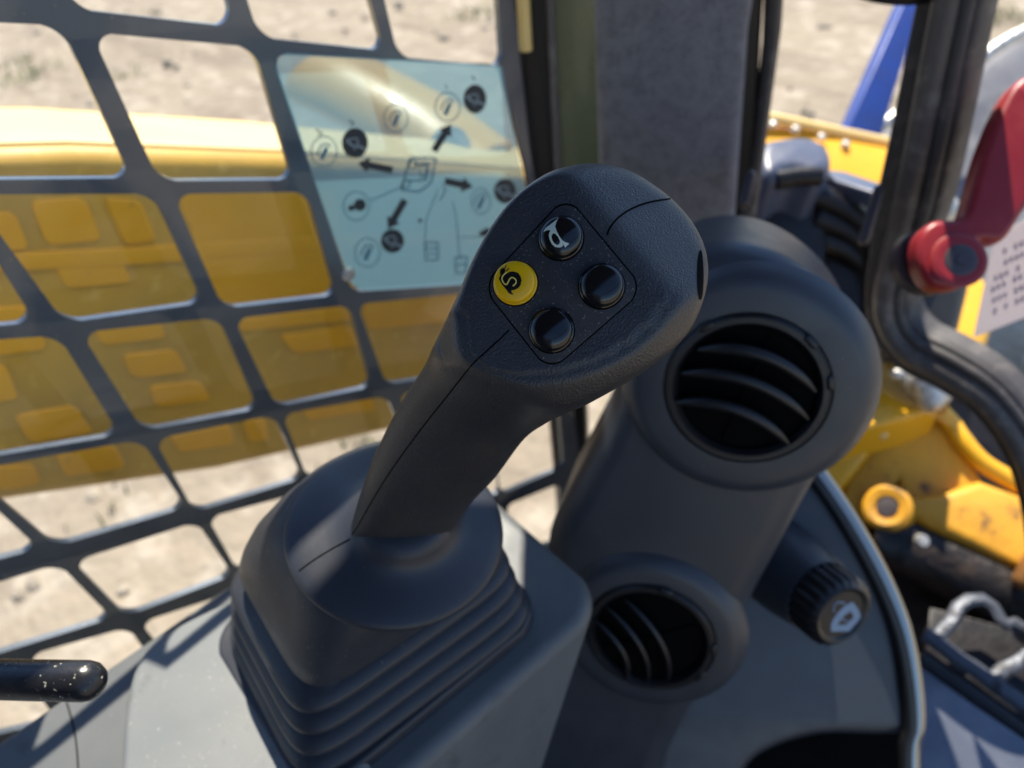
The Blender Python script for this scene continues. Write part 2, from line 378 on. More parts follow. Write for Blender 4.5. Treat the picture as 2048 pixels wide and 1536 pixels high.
for q in [[(60, 402), (170, 396), (206, 482), (94, 492)], [(208, 396), (282, 400), (316, 482), (252, 492)], [(110, 532), (240, 520), (268, 566), (132, 578)],
          [(190, 657), (320, 641), (334, 678), (204, 692)], [(244, 712), (352, 700), (378, 746), (266, 758)], [(30, 832), (150, 812), (188, 866), (60, 888)],
          [(110, 907), (230, 890), (254, 936), (132, 956)], [(300, 774), (402, 764), (424, 802), (312, 816)], [(-20, 938), (70, 930), (84, 970), (0, 984)],
          [(340, 872), (460, 850), (470, 890), (360, 906)], [(488, 842), (530, 836), (540, 880), (500, 886)], [(560, 672), (702, 652), (718, 692), (590, 708)],
          [(352, 384), (668, 384), (716, 596), (440, 622)], [(470, 640), (700, 612), (712, 640), (484, 664)], [(-60, 620), (60, 612), (96, 700), (-40, 716)], [(-80, 430), (30, 424), (60, 500), (-60, 508)],
          [(720, 596), (930, 585), (940, 640), (740, 660)], [(600, 812), (742, 790), (752, 820), (618, 842)], [(-90, 740), (10, 728), (40, 800), (-70, 815)]]:
    T.part('reflection_patch', slab(roundpoly([onX(*p, ax + .003) for p in q], .006, 3), XR, .0058, .0012), yellow)  # raised yellow panels stand in for reflection and shadow patches on the boom
# ---- link bar behind decal
T = Thing('loader_link', 'yellow diagonal linkage bar seen faintly through the blue decal', 'linkage', W(760, 250, 1.1))
P = [W(*p) for p in [(640, 150, 1.25), (700, 175, 1.22), (850, 255, 1.18), (960, 340, 1.15)]]
T.part('bar', tube(P, .075, 12, .5), yellow); T.part('pivot_pin', lathe([(0, 0), (.028, 0), (.03, -.02), (.03, -.06), (0, -.06)], W(900, 290, 1.1), cz), steel)

# ---- cab side: cage guard, glass, decal
XC = -.548
holes_px = [
 [(-220, 42), (118, 58), (258, 352), (-60, 353)], [(190, 70), (503, 100), (583, 356), (322, 356)],
 [(100, -140), (420, -120), (460, 50), (150, 14)], [(455, -140), (700, -120), (765, 98), (523, 70)],
 [(740, -140), (985, -120), (1002, 131), (800, 110)],
 [(-50, 393), (302, 393), (403, 603), (133, 640)], [(352, 392), (612, 389), (670, 588), (450, 612)],
 [(-420, 393), (-95, 393), (64, 642), (-260, 668)],
 [(-230, 700), (112, 676), (234, 868), (-110, 925)], [(168, 668), (435, 640), (514, 816), (290, 857)],
 [(472, 640), (697, 614), (741, 772), (556, 810)], [(718, 610), (930, 590), (985, 735), (776, 766)],
 [(-60, 943), (278, 884), (367, 1014), (115, 1088)], [(314, 880), (545, 834), (603, 955), (393, 1020)], [(568, 830), (770, 795), (820, 905), (620, 955)],
 [(-420, 960), (-90, 950), (72, 1096), (-250, 1180)],
 [(152, 1124), (390, 1048), (462, 1150), (256, 1228)], [(-190, 1225), (113, 1132), (218, 1236), (-70, 1325)],
 [(420, 1036), (615, 985), (680, 1085), (480, 1140)],
 [(60, 1312), (254, 1259), (335, 1370), (150, 1430)], [(285, 1246), (490, 1180), (570, 1290), (375, 1355)], [(-230, 1400), (20, 1325), (110, 1440), (-150, 1500)],
 [(800, 790), (930, 765), (975, 870), (845, 900)], [(960, 758), (1110, 735), (1126, 932), (1004, 985)], [(850, 935), (985, 900), (1000, 985), (900, 1010)],
 [(1014, 1012), (1118, 970), (1120, 1080), (1040, 1100)],
]
dec_hole = [(552, 112), (1000, 138), (1052, 350), (1082, 556), (708, 580)]
def rp(l, r=.011):
    P = [onX(*p, XC) for p in l]; c = sum(P, V((0, 0, 0))) / len(P)
    return roundpoly([p + (p - c).normalized() * .0024 for p in P], r)
outer = [onX(*p, XC) for p in [(-600, 10), (-230, -10), (70, -20), (90, -180), (1010, -170), (1060, 300), (1160, 900), (1150, 1250), (900, 1500), (-200, 1800), (-600, 1700)]]
T = Thing('window_guard', 'black steel guard with rounded openings behind the side glass', 'window guard', (XC, .2, CAM.z - .5))
T.part('guard_plate', holed(outer, [rp(h) for h in holes_px] + [rp(dec_hole, .008)], XR, .006), cage_m)
T = Thing('side_window', 'dusty side window pane in front of the black guard', 'window', (-.52, .2, CAM.z - .5))
gl = [V((-.520, -.75, CAM.z - .72)), V((-.520, .405, CAM.z - .72)), V((-.520, .405, CAM.z + .30)), V((-.520, -.75, CAM.z + .30))]
T.part('glass_pane', (gl, [(0, 1, 2, 3)]), glass_l, smooth=False)

# ---- decal with control diagram
XD = -.517
D = Thing('control_decal', 'pale blue control diagram decal on the side window left of the grip', 'decal', (XD, .4, CAM.z - .4))
dp = roundpoly([onX(*p, XD) for p in [(540, 104), (1003, 132), (1022, 240), (1046, 350), (1085, 558), (706, 583)]], [.012, .002, 0, 0, .012, .012])
film = D.part('film', (dp, [tuple(range(len(dp)))]), decal_m, smooth=False)
def dpoly(l, off=.0006): return (lambda q: (q, tessellate_polygon([q])))([onX(*p, XD + off) for p in l])
def dell(c, rx, ry, off=.0006, n=28): return dpoly([(c[0] + rx * math.cos(a), c[1] + ry * math.sin(a)) for a in [2 * math.pi * i / n for i in range(n)]], off)
def dring(c, rx, ry, wd, off=.0006, n=32):
    a = [onX(c[0] + rx * math.cos(t), c[1] + ry * math.sin(t), XD + off) for t in [2 * math.pi * i / n for i in range(n)]]
    b = [onX(c[0] + (rx - wd) * math.cos(t), c[1] + (ry - wd) * math.sin(t), XD + off) for t in [2 * math.pi * i / n for i in range(n)]]
    return a + b, [(i, (i + 1) % n, n + (i + 1) % n, n + i) for i in range(n)]
def dline(pts, wd, off=.0006):
    gs = []
    for a, b in zip(pts[:-1], pts[1:]):
        d = V((b[0] - a[0], b[1] - a[1])).normalized(); q = V((-d.y, d.x)) * wd / 2
        gs.append(dpoly([(a[0] + q.x, a[1] + q.y), (b[0] + q.x, b[1] + q.y), (b[0] - q.x, b[1] - q.y), (a[0] - q.x, a[1] - q.y)], off))
    return join(*gs)
def arrow(a, b, wd=14, hw=15, hl=22):
    A, B = V(a), V(b); d = (B - A).normalized(); q = V((-d.y, d.x)); N = B - d * hl
    l = [A + q * wd / 2, N + q * wd / 2, N + q * hw, B, N - q * hw, N - q * wd / 2, A - q * wd / 2]
    return dpoly([tuple(x) for x in l], .0008)
for a, b in [((785, 340), (716, 326)), ((868, 302), (902, 248)), ((890, 362), (946, 374)), ((810, 400), (776, 458))]:
    D.part('arrow', arrow(a, b), dec_dark, film, smooth=False)
for c, rx, ry in [((710, 286), 26, 30), ((950, 198), 23, 29), ((1010, 382), 22, 25), ((785, 482), 23, 24)]:
    d = D.part('dark_disc', dell(c, rx, ry), dec_dark, film, smooth=False)
    pic = join(dline([(c[0] - 18, c[1] - 6), (c[0] - 4, c[1] + 6), (c[0] + 14, c[1] + 8), (c[0] + 20, c[1] + 14)], 5, .0011), dline([(c[0] - 18, c[1] - 6), (c[0] + 4, c[1] - 10), (c[0] + 8, c[1] + 2)], 3, .0011), dline([(c[0] - 2, c[1] + 14), (c[0] + 6, c[1] - 4)], 3, .0011))
    D.part('pictogram', pic, dec_pale, d, smooth=False)
for c, rx, ry in [((648, 303), 27, 31), ((792, 236), 25, 29), ((895, 214), 26, 30), ((713, 412), 27, 30), ((962, 402), 20, 27), ((735, 505), 26, 30)]:
    d = D.part('outline_disc', dring(c, rx, ry, 2.2), dec_line, film, smooth=False)
    q = c
    pic = join(dpoly([(q[0] - 9, q[1] + 14), (q[0] + 2, q[1] - 10), (q[0] + 9, q[1] - 6), (q[0] - 1, q[1] + 17)]), dline([(q[0] - 14, q[1] + 6), (q[0] - 6, q[1] - 12), (q[0] + 6, q[1] - 16), (q[0] + 13, q[1] - 8)], 3))
    if c == (713, 412): pic = join(dell((720, 410), 12, 12), dell((703, 416), 7, 6))
    D.part('pictogram', pic, dec_dark if c == (713, 412) else dec_line, d, smooth=False)
body = join(dline([(820, 316), (872, 316), (862, 366), (838, 384), (803, 380), (820, 316)], 4), dline([(828, 330), (858, 328), (852, 360), (815, 362)], 4), dring((826, 330), 9, 9, 3), dring((812, 368), 9, 9, 3), dring((846, 342), 8, 14, 3), dline([(806, 372), (740, 402)], 2.5),
            dline([(876, 380), (852, 440), (850, 500)], 2), dline([(905, 402), (912, 430), (920, 520)], 2), dline([(850, 486), (876, 484), (876, 520), (852, 521), (850, 486)], 3), dline([(852, 497), (874, 496)], 3), dline([(854, 508), (874, 507)], 3),
            dline([(910, 515), (934, 513), (932, 545), (912, 546), (910, 515)], 3), dline([(912, 530), (932, 528)], 3), dline([(915, 475), (965, 474)], 1.8), dline([(880, 400), (892, 380), (884, 370)], 3))
D.part('machine_diagram', body, dec_line, film, smooth=False)
for g in (join(dell((967, 467), 9, 6), dell((974, 461), 6, 5)), dell((840, 441), 4, 4), dline([(632, 258), (644, 268), (636, 272)], 2.5), dline([(698, 240), (708, 246), (702, 252)], 2.5), dline([(890, 168), (894, 178)], 2), dline([(944, 152), (950, 160)], 3)):
    D.part('mark', g, dec_dark, film, smooth=False)

single('bolt', lathe([(0, .003), (.004, .0027), (.0055, .001), (.006, 0), (0, 0)], onX(698, 548, -.515), XR), steel, 'small bright bolt head below the lower left corner of the decal', 'bolt', onX(698, 548, -.52))

# ---- front left pillar group
nP = V((.70, -.714, 0)).normalized()
pp = W(1100, 200, .715)
def vpoly(l, pt, n=nP): return [on(*p, pt, n) for p in l]
T = Thing('front_pillar', 'black front corner pillar with olive strip right of the decal', 'pillar', pp)
T.part('post', slab(vpoly([(665, -2600), (951, -2600), (1128, -300), (1184, 1100), (1120, 1100), (1056, 400), (1008, 0)], pp), nP, .05, .006), pillar_m)
T.part('trim_strip', slab(vpoly([(1086, -300), (1178, -300), (1212, 700), (1132, 700)], pp + nP * .004), nP, .0035, .001), trim_m)
T.part('edge_bead', tube(vpoly([(1100 - 14, -300), (1132, 700)], pp + nP * .006), .0035, 8), door_m)
T.part('edge_bead', tube(vpoly([(1030, -300), (1052, 100)], pp + nP * .004), .006, 8), boom_top)
pc = W(1340, 200, .77)
single('padded_pillar_cover', slab(vpoly([(1001, -2600), (1731, -2600), (1562, -300), (1500, 60), (1470, 480), (1440, 640), (1220, 640), (1196, 300)], pc), nP, .09, .014, 6), carpet,
       'grey cloth covered pillar panel rising above the air vent housing', 'pillar cover', pc)
T = Thing('door_post', 'narrow dark door post between cloth pillar and open doorway', 'door post', W(1520, 200, .80))
pd = W(1520, 200, .80)
T.part('post', slab(vpoly([(1600, -2600), (1740, -2600), (1545, -300), (1500, 460), (1440, 600)], pd), nP, .05, .004), pillar_m)
T.part('seal_strip', slab(vpoly([(1545, -300), (1588, -300), (1566, 60), (1510, 470), (1470, 600), (1448, 560), (1500, 350), (1530, 100)], pd + nP * .008), nP, .02, .008), door_m)
T.part('latch_pin', capsule([W(1500, 352, .77), W(1488, 405, .77)], .006), dkgrey)

# ---- console
ZC = CAM.z - .44
T = Thing('side_console', 'grey plastic side console carrying the joystick boot', 'console', (-.30, 0, ZC))
def console():
    P = roundpoly([V((-.405, -.6, ZC)), V((-.205, -.6, ZC)), V((-.205, .180, ZC)), V((-.405, .180, ZC))], [.01, .01, .026, .02], 8)
    Vs, F = slab(P, ZU, .32, .010, 6)
    return [V((p.x, p.y - (.47 * (ZC - .01 - p.z) if p.z < ZC - .02 and p.y > 0 else 0), p.z)) for p in Vs], F
T.part('console_body', console(), console_d)
T.part('boot_recess', slab(roundpoly([V((-.370, -.03, ZC + .010)), V((-.226, -.03, ZC + .010)), V((-.222, .142, ZC + .010)), V((-.362, .142, ZC + .010))], .022, 8), ZU, .013, .0025), rubber)
cv = catmull([(560, 1130), (500, 1178), (400, 1224), (315, 1272), (268, 1330), (246, 1420), (238, 1536), (236, 1700), (700, 1700), (720, 1450), (650, 1200)], 5, True)
T.part('top_cover', slab([onZ(p[0], p[1], -.431) for p in cv], ZU, .012, .006, 6), console_m)
B = bvh(console())
T.part('seam', stroke(B, [(120, 1372), (135, 1410), (150, 1470), (156, 1530), (158, 1600)], .0005), gap_m)

# ---- joystick
J = Thing('joystick', 'black joystick grip with four round buttons standing in a rubber boot', 'joystick', (-.29, .06, ZC))
def rsq(c, hx, hy, e, rot=0, n=112, tilt=V((0, 0, 1))):
    out = []
    ux = V((math.cos(rot), math.sin(rot), 0)); uy = V((-math.sin(rot), math.cos(rot), 0))
    ux = (ux - tilt * ux.dot(tilt)).normalized(); uy = (uy - tilt * uy.dot(tilt)).normalized()
    for i in range(n):
        a = 2 * math.pi * i / n; ca, sa = math.cos(a), math.sin(a)
        r = (abs(ca) ** e + abs(sa) ** e) ** (-1 / e)
        out.append(c + ux * hx * r * ca + uy * hy * r * sa)
    return out
tiltv = V((.22, .16, .96)).normalized()
def lerp(a, b, t): return a + (b - a) * t
# boot: stations (height z, cx, cy, hx, hy, exponent, tilt amount)
st = [(-.440, -.292, .058, .067, .083, 6.5, 0), (-.434, -.292, .058, .067, .083, 6.5, 0)]
nf = 4
for i in range(nf):
    z0 = -.434 + i * .0165; g = i / nf
    s = lerp(.067, .0575, g); s2 = lerp(.083, .069, g); c_ = (lerp(-.292, -.286, g), lerp(.058, .066, g))
    for dz, da in [(0, -.010), (.002, -.0075), (.0045, -.0015), (.0075, 0), (.0105, -.001), (.013, -.0050), (.015, -.0092)]:
        st.append((z0 + dz, c_[0], c_[1], s + da, s2 + da, lerp(7, 6, g), .12 * g))
st += [(-.368, -.285, .066, .0490, .0600, 6, .2), (-.365, -.285, .067, .0545, .0650, 6, .22), (-.360, -.283, .068, .0560, .0665, 5.6, .3),
       (-.350, -.280, .070, .0550, .0650, 4.8, .4), (-.337, -.275, .073, .0535, .0615, 3.9, .6), (-.325, -.269, .077, .0520, .0570, 3.0, .8), (-.316, -.264, .080, .0500, .0525, 2.4, 1), (-.311, -.262, .080, .044, .046, 2, 1)]
rings = [rsq(V((s[1], s[2], CAM.z + s[0])), s[3], s[4], s[5], -.06, tilt=ZU.lerp(tiltv, s[6]).normalized()) for s in st]
J.part('rubber_boot', loft(rings), rubber, ang=60)
# flared collar
cc = W(792, 1056, .402)
col_prof = [(.001, -.006), (.052, -.006), (.0555, -.004), (.0566, -.001), (.0560, .002), (.054, .005), (.0500, .0085), (.0445, .0125), (.0385, .0165), (.0335, .0205), (.0300, .0250), (.0272, .031), (.0255, .037), (.0230, .044), (.0180, .050), (.001, .051)]
collar_g = lathe(col_prof, cc, tiltv, 96)
collar_g = ([p + (W(806, 1046, .391) - (cc + tiltv * .03)) * max(0, (p - cc).dot(tiltv) / .036) for p in collar_g[0]], collar_g[1])
J.part('collar', collar_g, collar_m, ang=60)
# grip: lofted sections, flattened by the button face
ctrl = [ # Lx,Ly,Rx,Ry,k,T,e
 (672, 1120, 885, 1100, .408, .026, 2.2), (696, 1068, 915, 1050, .390, .0265, 2.2), (722, 985, 945, 1003, .371, .025, 2.2), (752, 905, 990, 955, .354, .0245, 2.2), (797, 815, 1046, 880, .333, .024, 2.2), (848, 735, 1088, 848, .312, .0280, 2.3),
 (868, 700, 1126, 826, .307, .0400, 3.0), (890, 662, 1180, 799, .303, .0450, 3.3), (925, 592, 1290, 732, .297, .0440, 3.5), (960, 512, 1366, 662, .292, .0410, 3.5), (1000, 440, 1404, 580, .287, .0375, 3.3), (1045, 386, 1410, 508, .284, .034, 3.2),
 (1100, 346, 1388, 448, .283, .028, 2.9), (1155, 329, 1345, 398, .284, .019, 2.5), (1200, 327, 1297, 362, .285, .010, 2.3), (1228, 331, 1262, 342, .2855, .004, 2.1), (1240, 335, 1248, 337, .286, .001, 2)]
fN = cn(-.15, .07, .98); fP = W(1125, 570, .2635)
ridA = on(1128, 338, fP, fN); ridB = on(1352, 606, fP, fN)
rd = (ridB - ridA).normalized(); sN = (fN * .80 + rd.cross(fN).normalized() * .60 * (1 if rd.cross(fN).dot(cx) > 0 else -1)).normalized()
fu, fv, _n = basis(fN)
def f2(p): q = p - fP; return V((q.dot(fu), q.dot(fv)))
def onf(x, y): return f2(on(x, y, fP, fN))
LIP = [onf(*p) for p in catmull([(912, 640), (916, 690), (932, 728), (965, 756), (1020, 768), (1080, 768), (1145, 758), (1210, 735), (1275, 698), (1330, 645), (1372, 580), (1392, 500), (1400, 420)], 4)]
INS = LIP + [onf(*p) for p in [(1400, 250), (1100, 200), (900, 350), (800, 560)]]
def inside(q):
    c = False; m = len(INS)
    for i in range(m):
        a, b = INS[i - 1], INS[i]
        if (a.y > q.y) != (b.y > q.y) and q.x < (b.x - a.x) * (q.y - a.y) / (b.y - a.y) + a.x: c = not c
    return c
def lipdist(q):
    best = 9
    for a, b in zip(LIP[:-1], LIP[1:]):
        ab = b - a; t = max(0, min(1, (q - a).dot(ab) / ab.length_squared)); best = min(best, (q - a - ab * t).length)
    return best
def soft(d, s): return -s * math.log1p(math.exp(min(60, -d / s))) if -d / s < 60 else d
def grip():
    n = 160; R = []
    for q in catmull(ctrl, 14):
        L, Rr = W(q[0], q[1], q[4]), W(q[2], q[3], q[4]); c = (L + Rr) / 2; a = (Rr - L) / 2
        b = -ray((q[0] + q[2]) / 2, (q[1] + q[3]) / 2).normalized() * max(q[5], .0006)
        ring = []
        for i in range(n):
            t = 2 * math.pi * i / n; ca, sa = math.cos(t), math.sin(t); e = q[6]
            r = (abs(ca) ** e + abs(sa) ** e) ** (-1 / e); p = c + a * ca * r + b * sa * r
            d = (p - fP).dot(fN); p = p + fN * (soft(d, .0011) - d)
            d = (p - ridA).dot(sN); p = p + sN * (soft(d, .0016) - d)
            d = (p - fP).dot(fN)
            if d > -.02:
                q2 = f2(p); sd = lipdist(q2) * (-1 if inside(q2) else 1)
                if sd > -.004:
                    sd = .0006 * math.log1p(math.exp(min(60, sd / .0006))); lim = -min(1.3 * sd, .0085 + .35 * sd)
                    p = p + fN * (min(0, soft(d - lim, .0012) - (d - lim)))
            ring.append(p)
        R.append(ring)
    return loft(R)
GG = grip(); GB = bvh(GG)
gr = J.part('grip', GG, grip_pl, ang=75)
J.part('seam_line', stroke(GB, [(1018, 660), (1000, 678), (970, 705), (942, 732), (900, 785), (850, 848), (800, 915), (760, 975), (728, 1030), (712, 1058), (696, 1078)], .00028, 0), gap_m, gr)
J.part('seam_line', stroke(GB, [(1215, 470), (1219, 458), (1235, 437), (1262, 418), (1300, 404), (1345, 397)], .00035, 0), gap_m, gr)
CB = bvh(collar_g)
J.part('seam_line', stroke(CB, [(700, 1078), (660, 1100), (625, 1122), (598, 1142)], .0004, 0), gap_m, gr)
# trigger hole on the right
J.part('side_slot', patch(GB, [(1400.5 + 6 * math.cos(a), 550 + 50 * math.sin(a)) for a in [2 * math.pi * i / 24 for i in range(24)]], (), 2e-4, 2), gap_m, gr)
# button plate
def facepoly(pts, r, off): return roundpoly([on(*p, fP + fN * (off + .0006), fN) for p in pts], r, 6)
dia = [(1133, 391), (1289, 579), (1099, 744), (964, 573)]
def scale(pts, s): cxm = sum(p[0] for p in pts) / 4; cym = sum(p[1] for p in pts) / 4; return [(cxm + (p[0] - cxm) * s, cym + (p[1] - cym) * s) for p in pts]
J.part('plate_gap', slab(facepoly(scale(dia, 1.012), .0058, -.0004), fN, .002, .0001, 1), gap_m, gr)
pl = J.part('button_plate', slab(facepoly(scale(dia, .988), .0056, -.00015), fN, .002, .0002, 2), plate_pl, gr)
def button(px, py, m, name='button', dome=.0031, r=.00725, lab=None):
    c = on(px, py, fP + fN * .0030, fN) - fN * .0025
    J.part('button_gap', lathe([(0, .0001), (r * 1.10, .0001), (r * 1.13, -.0006), (0, -.0008)], c, fN), gap_m, pl)
    prof = [(0, -.0005), (r * 1.05, -.0005), (r * 1.05, .0010), (r * 1.0, .0013), (r, .0022)]
    if dome > .002:
        prof += [(r * math.cos(t) * 1.0, .0022 + dome * math.sin(t)) for t in [math.pi / 2 * i / 14 for i in range(1, 15)]]
    else:
        prof += [(r * .985, .0034), (r * .93, .0040), (r * .86, .0043), (r * .5, .00445), (0, .0045)]
    g = lathe(prof, c, fN, 64); o = J.part(name, g, m, pl, lab, ang=50); return bvh(g), o
B1, hb = button(1121, 473, gloss_bk, 'horn_button', lab='glossy black button printed with a pale horn')
button(1203, 570, gloss_bk); button(1102, 659, gloss_bk)
B2, yb = button(1029, 564, yel_btn, 'yellow_button', .001, lab='yellow button printed with a black snail')
z5 = lambda l: [(960 + x / 6.4, 420 + y / 6.4) for x, y in l]
horn = z5([(1005, 103), (975, 165), (963, 215), (985, 280), (1020, 345), (1055, 390), (1090, 412), (1142, 430), (1115, 455), (1090, 482), (1078, 460), (1062, 440), (1055, 465), (1030, 478), (1000, 480), (960, 470), (922, 436), (895, 385), (882, 330), (890, 290), (905, 262), (880, 258), (850, 265), (812, 285), (845, 230), (900, 190), (960, 145)])
hh = z5([(935, 300), (965, 305), (1000, 345), (1025, 400), (1015, 440), (985, 448), (950, 425), (925, 385), (915, 335)])
J.part('horn_symbol', patch(B1, horn, [hh]), print_wh, hb, smooth=False)
snail = z5([(300, 738), (262, 765), (256, 800), (264, 830), (243, 880), (280, 950), (330, 1010), (370, 1065), (400, 1083), (432, 1078), (405, 1055), (402, 1030), (440, 1025), (490, 1000), (520, 960), (532, 900), (520, 850), (490, 810), (440, 790), (390, 790), (350, 808), (320, 800), (325, 770)])
J.part('snail_symbol', patch(B2, snail), print_bk, yb, smooth=False)
J.part('snail_symbol', join(stroke(B2, z5([(316, 762), (322, 735), (336, 706)]), .0002), stroke(B2, z5([(330, 778), (352, 768), (372, 746)]), .0002)), print_bk, yb)
J.part('snail_spiral', stroke(B2, z5([(345, 795), (300, 835), (282, 880), (300, 930), (335, 955), (362, 920), (380, 885), (415, 865), (455, 890), (460, 935), (420, 975)]), .00030, 0), print_ye, yb)

# ---- lever at lower left
T = Thing('control_lever', 'short dusty black lever end poking in above the console', 'lever', W(60, 1360, .335))
T.part('lever_grip', capsule([W(-420, 1352, .36), W(-100, 1356, .345), W(60, 1360, .337), (W(172, 1362, .332))], .0086, 28), leverm)

# ---- vent housing
vN = cn(-.26, -.38, .88); vP = W(1490, 765, .50)
H = Thing('air_vent_housing', 'tall dark grey air duct housing with two round vents', 'air duct housing', W(1350, 1100, .55))
hp = catmull([(1150, 960), (1205, 850), (1232, 750), (1245, 660), (1282, 580), (1350, 520), (1440, 495), (1545, 512), (1640, 570), (1708, 650), (1742, 745), (1725, 840), (1650, 955), (1575, 1090), (1490, 1245), (1420, 1370), (1340, 1520), (1260, 1700), (900, 1700), (1010, 1420), (1075, 1180), (1095, 1070)], 6, True)
def vp(l, off=0): return [on(p[0], p[1], vP + vN * off, vN) for p in l]
body = H.part('housing_body', slab(vp(hp), vN, .105, .022, 8), housing_m, ang=60)
def ring_frame(px, py): return on(px, py, vP, vN)
def vent(cxp, cyp, Rb, Rv, offc, ang0, slats, boss_h, sr=.0040):
    c = ring_frame(cxp, cyp)
    H.part('boss', lathe([(0, -.004), (Rb * 1.10, -.004), (Rb * 1.06, boss_h * .15), (Rb * 1.02, boss_h * .55), (Rb * .97, boss_h * .88), (Rb * .90, boss_h), (Rv * 1.06, boss_h), (Rv * 1.03, boss_h - .003), (0, boss_h - .0035)], c, vN, 96), housing_m, body, ang=60)
    ca = c + vN * (boss_h)
    v = H.part('vent_ring', lathe([(Rv * .80, -.030), (Rv * .86, -.002), (Rv * .93, .0025), (Rv * 1.0, .0025), (Rv * 1.04, .000), (Rv * 1.04, -.0035), (Rv * .9, -.03)], ca, vN, 80), vent_m, body)
    H.part('vent_bowl', lathe([(0, -.003), (Rv * .84, -.003), (Rv * .86, -.001), (Rv * .88, -.006), (Rv * .85, -.010), (0, -.0105)], ca, vN, 64), gap_m, v)
    u = cx * math.cos(ang0) + cy * math.sin(ang0); u = (u - vN * u.dot(vN)).normalized(); q = vN.cross(u)
    for y in slats:
        hw = math.sqrt(max(.05, 1 - y * y)) * .84 * Rv; pts = []
        for i in range(17):
            t = -1 + i / 8; pts.append(ca + u * hw * t + q * (y * Rv + .26 * Rv * (1 - t * t) - .08 * Rv) + vN * (.0060 * (1 - t * t) + .0025))
        rr = [sr * (1 - .75 * abs(-1 + i / 8) ** 4) for i in range(17)]
        blade = tube(pts, rr, 10, 1)
        back = [p - vN * .010 - q * .006 for p in pts]; nn = len(pts)
        web = (pts + back, [(i, i + 1, nn + i + 1, nn + i) for i in range(nn - 1)])
        H.part('slat', join(blade, web), vent_m, v)
    H.part('center_rib', tube([ca - q * Rv * .8 - vN * .0025, ca + q * Rv * .8 - vN * .0025], .0012, 8), gap_m, v)
    for a in (.35, .95, 2.3): 
        d = u * math.cos(a + .1) + q * math.sin(a + .1); H.part('tab', capsule([ca + d * Rv * 1.01 + vN * .001, ca + (d + (u * -math.sin(a) + q * math.cos(a)) * .12).normalized() * Rv * 1.01 + vN * .001], .0028, 10), vent_m, v)
vent(1492, 770, .074, .0495, 0, math.radians(-17), [.40, .02, -.40], .009)
vent(1300, 1262, .067, .0475, 0, math.radians(-68), [-.62, -.30, .05], .008, .0022)

# ---- right hand side panel with washer knob
rN = cn(-.15, -.05, .98); rP = W(1650, 1250, .66)
S = Thing('washer_panel', 'dark curved side panel carrying the washer knob right of vents', 'panel', rP)
sp = catmull([(1400, 900), (1640, 958), (1700, 1040), (1760, 1150), (1800, 1260), (1818, 1370), (1822, 1470), (1640, 1478), (1520, 1520), (1440, 1600), (1200, 1640), (1180, 1250)], 5, True)
def rp_(l, off=0): return [on(p[0], p[1], rP + rN * off, rN) for p in l]
S.part('panel_skin', slab(rp_(sp), rN, .05, .012, 5), housing_m, ang=60)
S.part('dark_filler', slab([on(p[0], p[1], rP - rN * .055, rN) for p in [(1300, 1430), (1836, 1430), (1850, 1800), (1100, 1800)]], rN, .02, .004), gap_m)  # added black sheet keeping the opening under the panel dark
S.part('trim_strip', tube([on(p[0], p[1], rP + rN * (.004), rN) for p in catmull([(1560, 840), (1645, 950), (1715, 1055), (1775, 1165), (1812, 1260), (1832, 1360), (1838, 1450), (1828, 1500), (1832, 1640)], 6)], .0062, 12, .7), chrome)
S.part('trim_seal', tube([on(p[0] - 18, p[1] + 4, rP + rN * (.003), rN) for p in catmull([(1560, 840), (1645, 950), (1715, 1055), (1775, 1165), (1812, 1260), (1832, 1360), (1838, 1450), (1828, 1500), (1832, 1640)], 6)], .0058, 10), pillar_m)
kc0 = W(1560, 1130, .655); kc1 = W(1688, 1232, .585); kd = (kc1 - kc0).normalized()
S.part('knob_boss', loft([[kc0 + kd * h + (basis(kd)[0] * math.cos(a) + basis(kd)[1] * math.sin(a)) * r for a in [2 * math.pi * i / 40 for i in range(40)]] for r, h in [(.040, -.05), (.036, .02), (.031, .05)]]), housing_m)
def knob():
    n = 96; u, v, _ = basis(kd); R = []; top = (kc1 - kc0).length
    for r, h, rib in [(.0255, .045, 0), (.029, .047, .0012), (.0285, top - .006, .0012), (.027, top - .003, .0003), (.0235, top, 0), (.0205, top - .0008, 0), (.0195, top - .002, 0), (.0001, top - .0022, 0)]:
        R.append([kc0 + kd * h + (u * math.cos(a) + v * math.sin(a)) * (r + rib * (1 if i % 4 < 2 else -1)) for i, a in enumerate([2 * math.pi * i / n for i in range(n)])])
    return loft(R)
KG = knob(); kb = S.part('knob', KG, vent_m); KB = bvh(KG)
zk = lambda l: [(1448 + x / 2.865, 1000 + y / 2.865) for x, y in l]
fan = zk([(612, 712), (625, 680), (655, 640), (690, 605), (735, 582), (765, 620), (785, 668), (760, 700), (715, 752), (612, 752)])
fanh = zk([(650, 716), (665, 690), (690, 660), (724, 635), (742, 668), (700, 712)])
S.part('washer_symbol', join(patch(KB, fan, [fanh], 3e-4, 1), stroke(KB, zk([(655, 665), (690, 690), (712, 690)]), .0006, 2e-4), stroke(KB, zk([(625, 640), (632, 600), (655, 585), (690, 590)]), .0007, 1e-4)), knob_pr, kb, smooth=False)

